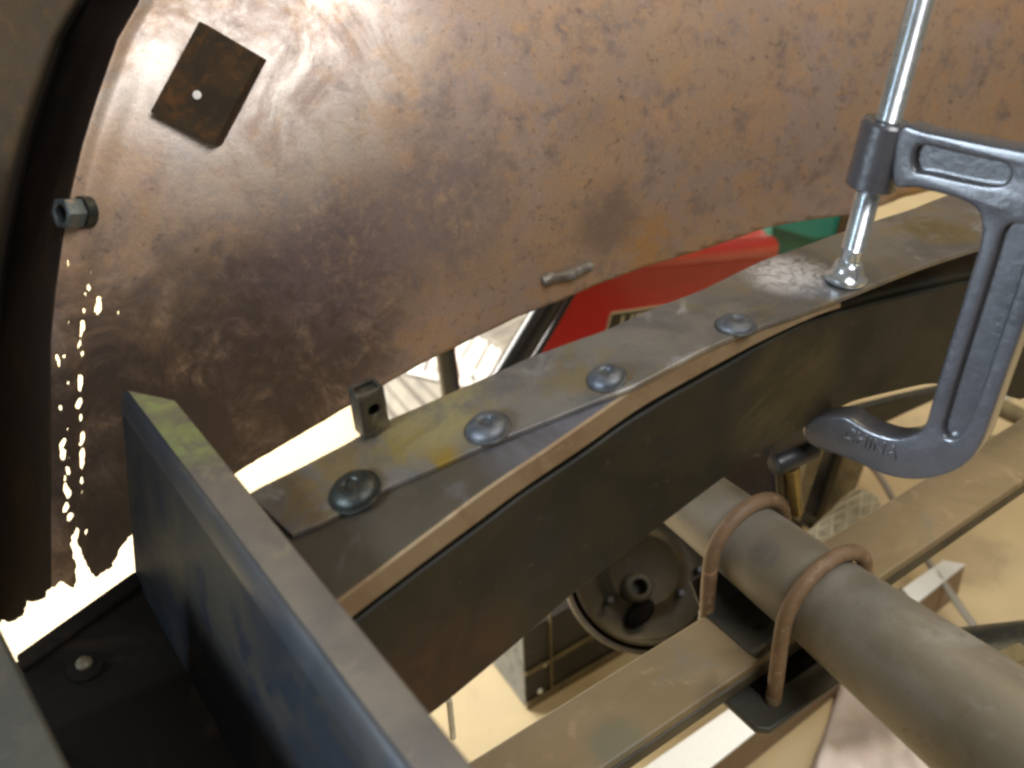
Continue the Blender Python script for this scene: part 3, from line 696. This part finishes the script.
# ------------------------------------------------------------------ round drum behind, under the rail
dc = onY(638, 586, .66); dax = Vector((-.25, -.62, .74)).normalized()
dr = thing('brake_drum', 'olive brown round dished drum with a dark centre hole below the rail', 'brake drum', dc - Vector((0, 0, .05)))
Rr = .078
dc2 = onY(645, 570, .66)
g = G(); g.lathe(dc2, dax, [(Rr * .98, -.03), (Rr, -.028), (Rr, .006), (Rr * .97, .008), (Rr * .93, .006), (Rr * .92, -.004), (Rr * .72, -.012), (Rr * .60, -.011), (Rr * .48, -.004), (Rr * .40, -.006), (Rr * .2, -.008), (0, -.008)], 56)
obj('dished_face', g, M['drum'], dr, smooth=40)
g = G(); g.lathe(dc2, dax, [(Rr * .95, -.020), (Rr * 1.06, -.012), (Rr * 1.12, -.012), (Rr * 1.12, .002), (Rr * 1.06, .002), (Rr * 1.055, -.010), (Rr * .95, -.018)], 56); obj('outer_rim', g, M['rimedge'], dr, smooth=40)
g = G(); g.lathe(onP(638, 587, dc2, dax), dax, [(.0175, -.012), (.0155, .006), (.0125, .010), (.0085, .0105), (.0078, .006), (.0078, -.012), (0, -.012)], 30); obj('centre_boss', g, M['bossm'], dr, smooth=40)
for (px, py) in ((681, 593), (610, 600), (700, 570)):
    g = G(); g.lathe(onP(px, py, dc2, dax), dax, [(.004, -.012), (.004, .002), (.003, .004), (0, .0045)], 14); obj('rivet', g, M['bolt'], dr)
g = G(); g.lathe(onP(641, 613, dc2, dax), dax, [(.010, -.012), (.011, -.002), (.008, .003), (0, .004)], 16, sx=1.7, ux=Vector((1, .3, 0))); obj('slot_boss', g, M['darkfloor'], dr, smooth=50)

# ------------------------------------------------------------------ case on the floor with bright rivets
cs0 = onZ(526, 709, FZ)                       # its nearest bottom corner
cs = thing('riveted_case', 'dark scuffed flight case with bright rivets and a grey marbled side', 'case', cs0)
hC = .13; ca = Vector((1, -.02, 0)).normalized(); cb = Vector((.08, 1, 0)).normalized(); lean = Vector((.028, 0, 1))
g = G(); a = cs0 + Vector((0, 0, .001)); WX, WY = .46, .20
g.add([a, a + ca * WX, a + ca * WX + cb * WY, a + cb * WY] + [q + lean * hC for q in (a, a + ca * WX, a + ca * WX + cb * WY, a + cb * WY)],
      [(3, 2, 1, 0), (4, 5, 6, 7), (0, 1, 5, 4), (1, 2, 6, 5), (2, 3, 7, 6)]); g.add([a, a + cb * WY, a + cb * WY + lean * hC, a + lean * hC], [(0, 3, 2, 1)], 1)
obj('case_body', g, [M['case'], M['casegrey']], cs, bev=.002)
fn = ca.cross(lean).normalized()
if fn.y > 0: fn = -fn
g = G()
for (z0, z1, x0, x1) in ((.0, .012, .0, WX), (.060, .066, 0, WX),):
    g.prism([a + fn * .0005 + ca * x0 + lean * z0, a + fn * .0005 + ca * x1 + lean * z0, a + fn * .0005 + ca * x1 + lean * z1, a + fn * .0005 + ca * x0 + lean * z1], fn * .003)
obj('edge_trim', g, M['tanmetal'], cs, bev=.0005)
g = G(); g.prism([a + fn * .0005 + ca * .036 + lean * .014, a + fn * .0005 + ca * .038 + lean * .014, a + fn * .0005 + ca * .038 + lean * .150, a + fn * .0005 + ca * .036 + lean * .150], fn * .003); obj('corner_strap', g, M['tanmetal'], cs)
for (px, py) in ((544, 664), (540, 691), (559, 694), (551, 703)):
    c = onP(px, py, a + fn * .0005, fn); g = G(); r = .0045 if px != 559 else .003
    g.lathe(c, fn, [(r, 0), (r * .9, .0015), (r * .5, .003), (0, .0034)], 16); obj('rivet', g, M['rivet'], cs, smooth=60)
g = G(); c = onP(548, 707, a + fn * .0005, fn); g.box(c + fn * .006, (.010, .004, .004)); obj('corner_foot', g, M['rivet'], cs, bev=.002)

# ------------------------------------------------------------------ suspension odds and ends between rail and bar
# black capped bolt with golden shank
yb_ = .462
tp = onY(787, 464, yb_)
bt = thing('capped_bolt', 'upright golden rod with a black oval cap just below the rail', 'bolt', tp - Vector((0, 0, .09)))
g = G(); pa, pb_ = onY(774, 465, yb_), onY(812, 449, yb_); dpp = (pb_ - pa).normalized()
g.tube([pa, pa + dpp * .003, pb_], [.0072, .0088, .0088], 24); obj('cap', g, M['blk'], bt, smooth=40)
g = G(); g.tube([pa - dpp * .0015, pa - dpp * .0002], [.0050, .0068], 20); obj('cap_face', g, M['bolt'], bt, smooth=40)
g = G(); g.tube([onY(791, 468, yb_), onY(797, 512, yb_)], .0050, 16); g.tube([onY(798, 468, yb_ + .004), onY(800, 512, yb_ + .004)], .0018, 8); obj('shank', g, M['brass'], bt)
g = G(); g.tube([onY(781, 470, yb_ + .01), onY(783, 505, yb_ + .01)], .0045, 16); obj('shank', g, M['tanmetal'], bt)
# tapering tan strut behind
g = G(); yS = .64
g.prism([onY(812, 446, yS), onY(826, 446, yS), onY(800, 522, yS), onY(794, 516, yS)], (0, .01, 0)); tag(obj('tan_strut', g, M['tanmetal'], base=onY(800, 520, yS), bev=.001), 'thin slanting tan strut right of the golden rod', 'strut')
# black box
g = G(); yK = .70
g.prism([onY(768, 425, yK), onY(838, 405, yK), onY(862, 440, yK), onY(852, 458, yK), onY(834, 525, yK), onY(812, 532, yK), onY(783, 510, yK)], (.05, .06, -.055)); bx = thing('black_box', 'matt black box leaning beyond the axle behind the first U-bolt', 'box', onY(815, 530, yK))
obj('box_body', g, M['blk'], bx, bev=.003)
g = G(); g.tube([onY(784, 502, yK - .012), onY(815, 521, yK - .012)], .0042, 10); obj('edge_trim', g, M['beam'], bx)
# tan plate edge and knurled cylinder
g = G(); yK2 = .69
g.prism([onY(845, 452, yK2), onY(866, 462, yK2), onY(852, 500, yK2), onY(858, 502, yK2), onY(836, 530, yK2), onY(818, 536, yK2)], (0, .02, 0))
tag(obj('torn_plate', g, M['tanmetal'], base=onY(830, 535, yK2), bev=.001), 'narrow tan metal plate beside the black box', 'metal plate')
ka, kb = onY(866, 504, .66), onY(812, 562, .62)
kt = thing('knurled_grip', 'pale cylinder with a raised diamond pattern below the clamp jaw', 'grip', kb)
g = G(); g.tube([ka, ka.lerp(kb, .08), kb], [.020, .0235, .026], 32); obj('grip_core', g, M['mesh'], kt, smooth=40)
g = G(); kd = (kb - ka); kl = kd.length; kn = kd.normalized(); k1 = kn.orthogonal().normalized(); k2 = kn.cross(k1)
for sgn in (-1, 1):
    for q in range(9):
        pts = []
        for i in range(30):
            t = .04 + .95 * i / 29; a = 2 * math.pi * (q / 9) + sgn * t * 2.6; rr_ = .0232 + .0026 * t + .0006
            pts.append(ka + kd * t + (k1 * math.cos(a) + k2 * math.sin(a)) * rr_)
        g.tube(pts, .0011, 6)
ko = obj('diamond_ridges', g, M['pale'], kt, smooth=60)
# grey link and pale pipe seen through the clamp window
g = G(); yL = .62
g.prism([onY(846, 424, yL), onY(858, 410, yL), onY(905, 398, yL), onY(950, 388, yL), (onY(950, 382, yL)), onY(900, 405, yL), onY(872, 428, yL), onY(855, 432, yL)][:4] + [onY(945, 396, yL), onY(905, 414, yL), onY(872, 430, yL)], (0, .012, 0))
tag(obj('suspension_link', g, M['beam'], base=onY(860, 430, yL), bev=.002), 'grey slanting link just above the lower clamp jaw', 'link')
g = G(); g.tube([onZ(850, 436, -1.0), onZ(900, 436, -1.0), onZ(960, 434, -1.0)], .0075, 14)
tag(obj('pale_pipe', g, M['pale'], base=onZ(905, 436, -1.0), smooth=50), 'pale pipe seen through the clamp opening', 'pipe')
# chrome cord / chain at the right edge
g = G(); yC = -.95
pts = [onZ(955, 380, yC), onZ(985, 398, yC), onZ(1005, 410, yC), onZ(1035, 424, yC), onZ(1080, 440, yC)]
g.tube(pts, [.012] * 5, 16); rl = thing('pale_roller', 'pale ringed roller at the right edge beside the clamp spine', 'roller', pts[1]); obj('roller_body', g, M['tanmetal'], rl, smooth=50)
for t in (.25, .42, .60, .8):
    p = pts[0].lerp(pts[-1], t); d_ = (pts[-1] - pts[0]).normalized(); g = G(); g.tube([p - d_ * .003, p + d_ * .003], [.0135, .0135], 18); obj('ring', g, M['rivet'], rl, smooth=40)
# wooden block edge, far right
g = G(); z_ = -.90
g.prism([onZ(985, 432, z_), onZ(1060, 452, z_), onZ(1060, 500, z_), onZ(996, 455, z_)], (0, 0, -.02)); 
tag(obj('grey_board', g, M['barrust'], base=onZ(1020, 460, z_), bev=.002), 'dusty board lying behind the spring at the right edge', 'board')
# cable crossing behind the bar
g = G(); c0, c1 = onZ(858, 452, -1.10), onZ(984, 640, -1.10)
pts = [c0.lerp(c1, k / 14) + Vector((.006 * math.sin(k * .5), 0, .004 * math.sin(k * .8))) for k in range(15)]
g.tube(pts, .0048, 10); tag(obj('grey_cable', g, M['cord'], base=pts[7], smooth=50), 'thin grey cable crossing behind the spring bar above the floor', 'cable')
# round bar at bottom right
p0_, p1_ = onZ(905, 668, -.93), onZ(1150, 640, -.93)
tr = thing('dark_torque_tube', 'dark round tube at the lower right edge behind the axle', 'tube', p0_)
g = G(); g.tube([p0_ - Vector((0, 0, .02)), p1_ - Vector((0, 0, .02))], .046, 28); obj('tube_body', g, M['darkbolt'], tr, smooth=40)
g = G(); q0_ = onZ(1006, 664, -.80); g.box(q0_ + Vector((.012, 0, 0)), (.016, .008, .006), Matrix.Rotation(.35, 3, 'Y')); obj('lug', g, M['tanmetal'], tr, bev=.001)
# small upright wire near the crossmember
g = G(); g.tube([onY(449, 700, .50), onY(453, 738, .50)], .0024, 10); tag(obj('short_rod', g, M['pale'], base=onY(453, 738, .50)), 'short thin pale rod hanging beside the crossmember under the rail', 'rod')

# white carton under the bar
cz = FZ + .055
cw = thing('white_topped_carton', 'long brown carton with bright white top and printed mark below the spring', 'carton', onZ(880, 640, FZ))
w0, w1, w2, w3 = onZ(600, 800, cz), onZ(943, 562, cz), onZ(965, 566, cz), onZ(645, 822, cz)
g = G(); g.prism([w0, w1, w2, w3], (0, 0, -.053)); obj('carton_walls', g, M['carton'], cw, bev=.001)
g = G()
for q in (w0, w1, w2, w3): q.z += .0012
g.prism([w0, w1, w2, w3], (0, 0, .002)); obj('white_top', g, M['white'], cw)
g = G(); z3 = cz + .0035; g.prism([onZ(886, 602, z3), onZ(896, 593, z3), onZ(906, 600, z3), onZ(897, 609, z3)], (0, 0, .0008)); obj('printed_mark', g, M['redink'], cw)
g = G(); z3 = cz + .0035; g.prism([onZ(895, 592, z3), onZ(901, 588, z3), onZ(908, 596, z3), onZ(902, 600, z3)], (0, 0, .0008)); obj('printed_mark', g, M['ink'], cw)
# pale strip beside it
# rag bottom right
g = G(); nR = 26; zR = FZ + .02
cR = [onZ(845, 660, zR), onZ(960, 700, zR), onZ(960, 830, zR), onZ(795, 830, zR)]
vs = []
for i in range(nR + 1):
    for j in range(nR + 1):
        u_, v_ = i / nR, j / nR; p = cR[0].lerp(cR[1], u_).lerp(cR[3].lerp(cR[2], u_), v_)
        ed = min(u_, 1 - u_, v_, 1 - v_); p = p + Vector((0, 0, .014 * (noise.noise(p * 18)) + .004 * noise.noise(p * 60) - .012 * (ed < .02)))
        vs.append(p)
g.add(vs, [(i * (nR + 1) + j, (i + 1) * (nR + 1) + j, (i + 1) * (nR + 1) + j + 1, i * (nR + 1) + j + 1) for i in range(nR) for j in range(nR)])
tag(obj('crumpled_rag', g, M['pink'], base=cR[3], smooth=60, solid=.003), 'crumpled pinkish rag on the floor under the axle', 'rag')

# ------------------------------------------------------------------ things beyond the fender
yr = .98
rt = thing('red_tool_chest', 'bright red enamelled chest with rounded top edge and a dark lettered badge', 'tool chest', onY(650, 400, yr))
g = G()
# front face polygon in the plane Y = yr, rolled top edge
edge = [onY(500, 420, yr), onY(556, 308, yr), onY(640, 272, yr), onY(700, 262, yr), onY(776, 256, yr)]
g.prism([onY(500, 440, yr), onY(590, 250, yr), onY(640, 246, yr), onY(776, 246, yr), onY(800, 340, yr), onY(760, 440, yr)], (.07, .10, -.03))
obj('chest_body', g, M['red'], rt, bev=.004, seg=3)
ta_, tb_ = onY(575, 262, yr + .006), onY(772, 247, yr + .006)
g = G(); g.tube([ta_, tb_ - (tb_ - ta_).normalized() * .006, tb_], [.0165, .0165, .012], 24); obj('rolled_edge', g, M['red'], rt, smooth=40)
g = G(); by = yr - .001
def rnd(x0, y0, x1, y1, skew): pass
bO = onY(612, 314, by); bxv = (onY(664, 306, by) - bO); 
bx_, bz_ = (onY(680, 304, by) - onY(610, 314, by)).normalized(), (onY(610, 314, by) - onY(606, 340, by)).normalized()
bz_ = (bz_ - bx_ * bz_.dot(bx_)).normalized()
def badge(w_, h_, r_, x_=0, y_=0):
    L = []
    for cx, cy, a0 in ((w_ - r_, h_ - r_, 0), (r_, h_ - r_, 90), (r_, r_, 180), (w_ - r_, r_, 270)):
        for k in range(6):
            a = math.radians(a0 + 18 * k); L.append((x_ + cx + r_ * math.cos(a), y_ + cy + r_ * math.sin(a)))
    return L
bor = onY(610, 314, by) - bz_ * .034
me = cutplate([badge(.10, .036, .006)], bor, bx_, bz_, .0008, 0); bd = obj('badge', me, M['cream'], rt)
me = cutplate([badge(.0952, .0312, .004, .0024, .0024)], bor, bx_, bz_, .0014, 0); obj('badge_field', me, M['olive'], bd)
me = textmesh('LIFT', bor + bx_ * .048 + bz_ * .018 - Vector((0, .0022, 0)), bx_, bz_, .030, .0006, 1.1); obj('badge_letters', me, M['cream'], bd, smooth=0)
# black tube rails
g = G(); ya = .93
tbk = thing('black_pipe_leg', 'thick glossy black pipe leaning in front of the red chest', 'pipe', onY(470, 420, ya))
g.tube([onY(582, 250, ya), onY(478, 418, ya)], .0155, 28); obj('pipe_body', g, M['blktube'], tbk, smooth=40)
g = G(); g.tube([onY(600, 246, ya + .01), onY(508, 404, ya + .01)], .0042, 14); obj('pipe_seam', g, M['blktube'], tbk, smooth=40)
g = G(); g.tube([onY(441, 320, ya), onY(453, 410, ya)], .0115, 24); tag(obj('black_post', g, M['blktube'], base=onY(453, 410, ya), smooth=40), 'short upright black post left of the thick black pipe', 'post')
# green machine
g = G(); yg = 1.12
g.prism([onY(776, 195, yg), onY(862, 180, yg), onY(840, 240, yg), onY(835, 300, yg), onY(765, 320, yg)], (0, .2, 0)); gm = thing('green_cabinet', 'teal green metal cabinet seen between red chest and clamp screw', 'cabinet', onY(800, 300, yg)); obj('cabinet_body', g, M['green'], gm, bev=.004)
g = G(); g.prism([onY(770, 226, yg - .02), onY(815, 240, yg - .02), onY(840, 238, yg - .02), onY(850, 200, yg - .02), onY(780, 200, yg - .02)], (0, .018, 0)); obj('cabinet_lid', g, mat('teal_lid', [(.01, .30, .27)], rough=(.3, .4), bump=0), gm, bev=.004)
g = G(); g.prism([onY(862, 150, yg - .03), onY(890, 150, yg - .03), onY(860, 230, yg - .03), onY(835, 260, yg - .03)], (0, .02, 0)); obj('side_panel', g, M['barrust'], gm, bev=.002)
g = G(); g.tube([onY(857, 196, yg - .04), onY(838, 250, yg - .04)], .003, 8); obj('door_gap_seal', g, M['blk'], gm)
# papers on the floor, layered and slanted
pg = 'printed sheets spread behind the rail'
labs = [('printed sheet nearest the upright tube stub, greyish with faint stripes', 'paperg'), ('white sheet with fine printed lines left of the black post', 'white'), ('white sheet with red corner right of the black post', 'white'), ('white sheet with grey print beside the thick black pipe', 'paperg')]
quads = [[(372, 436), (345, 395), (420, 330), (520, 420)], [(400, 372), (430, 330), (475, 312), (500, 395)], [(448, 352), (470, 320), (520, 352), (500, 398)], [(470, 330), (530, 290), (560, 330), (505, 352)]]
for i, ((lb, mt), q) in enumerate(zip(labs, quads)):
    z_ = FZ + .02 + .006 * i; P = [onZ(x, y, z_) for x, y in q]
    sh = thing('printed_sheet', lb, 'paper', P[0], pg); g = G(); g.prism(P, (0, 0, .002)); obj('sheet', g, M[mt], sh)
    g = G(); 
    for k in range(7):
        t0, t1 = .08 + k * .13, .08 + k * .13 + (.045 if k % 2 else .02)
        a_, b_ = P[0].lerp(P[3], t0), P[1].lerp(P[2], t0); c_, d_ = P[1].lerp(P[2], t1), P[0].lerp(P[3], t1)
        lift = Vector((0, 0, .0024)); s0, s1 = (.08, .92)
        g.prism([a_.lerp(b_, s0) + lift, a_.lerp(b_, s1) + lift, d_.lerp(c_, s1) + lift, d_.lerp(c_, s0) + lift], (0, 0, .0003))
    obj('printed_lines', g, M['ink'], sh)
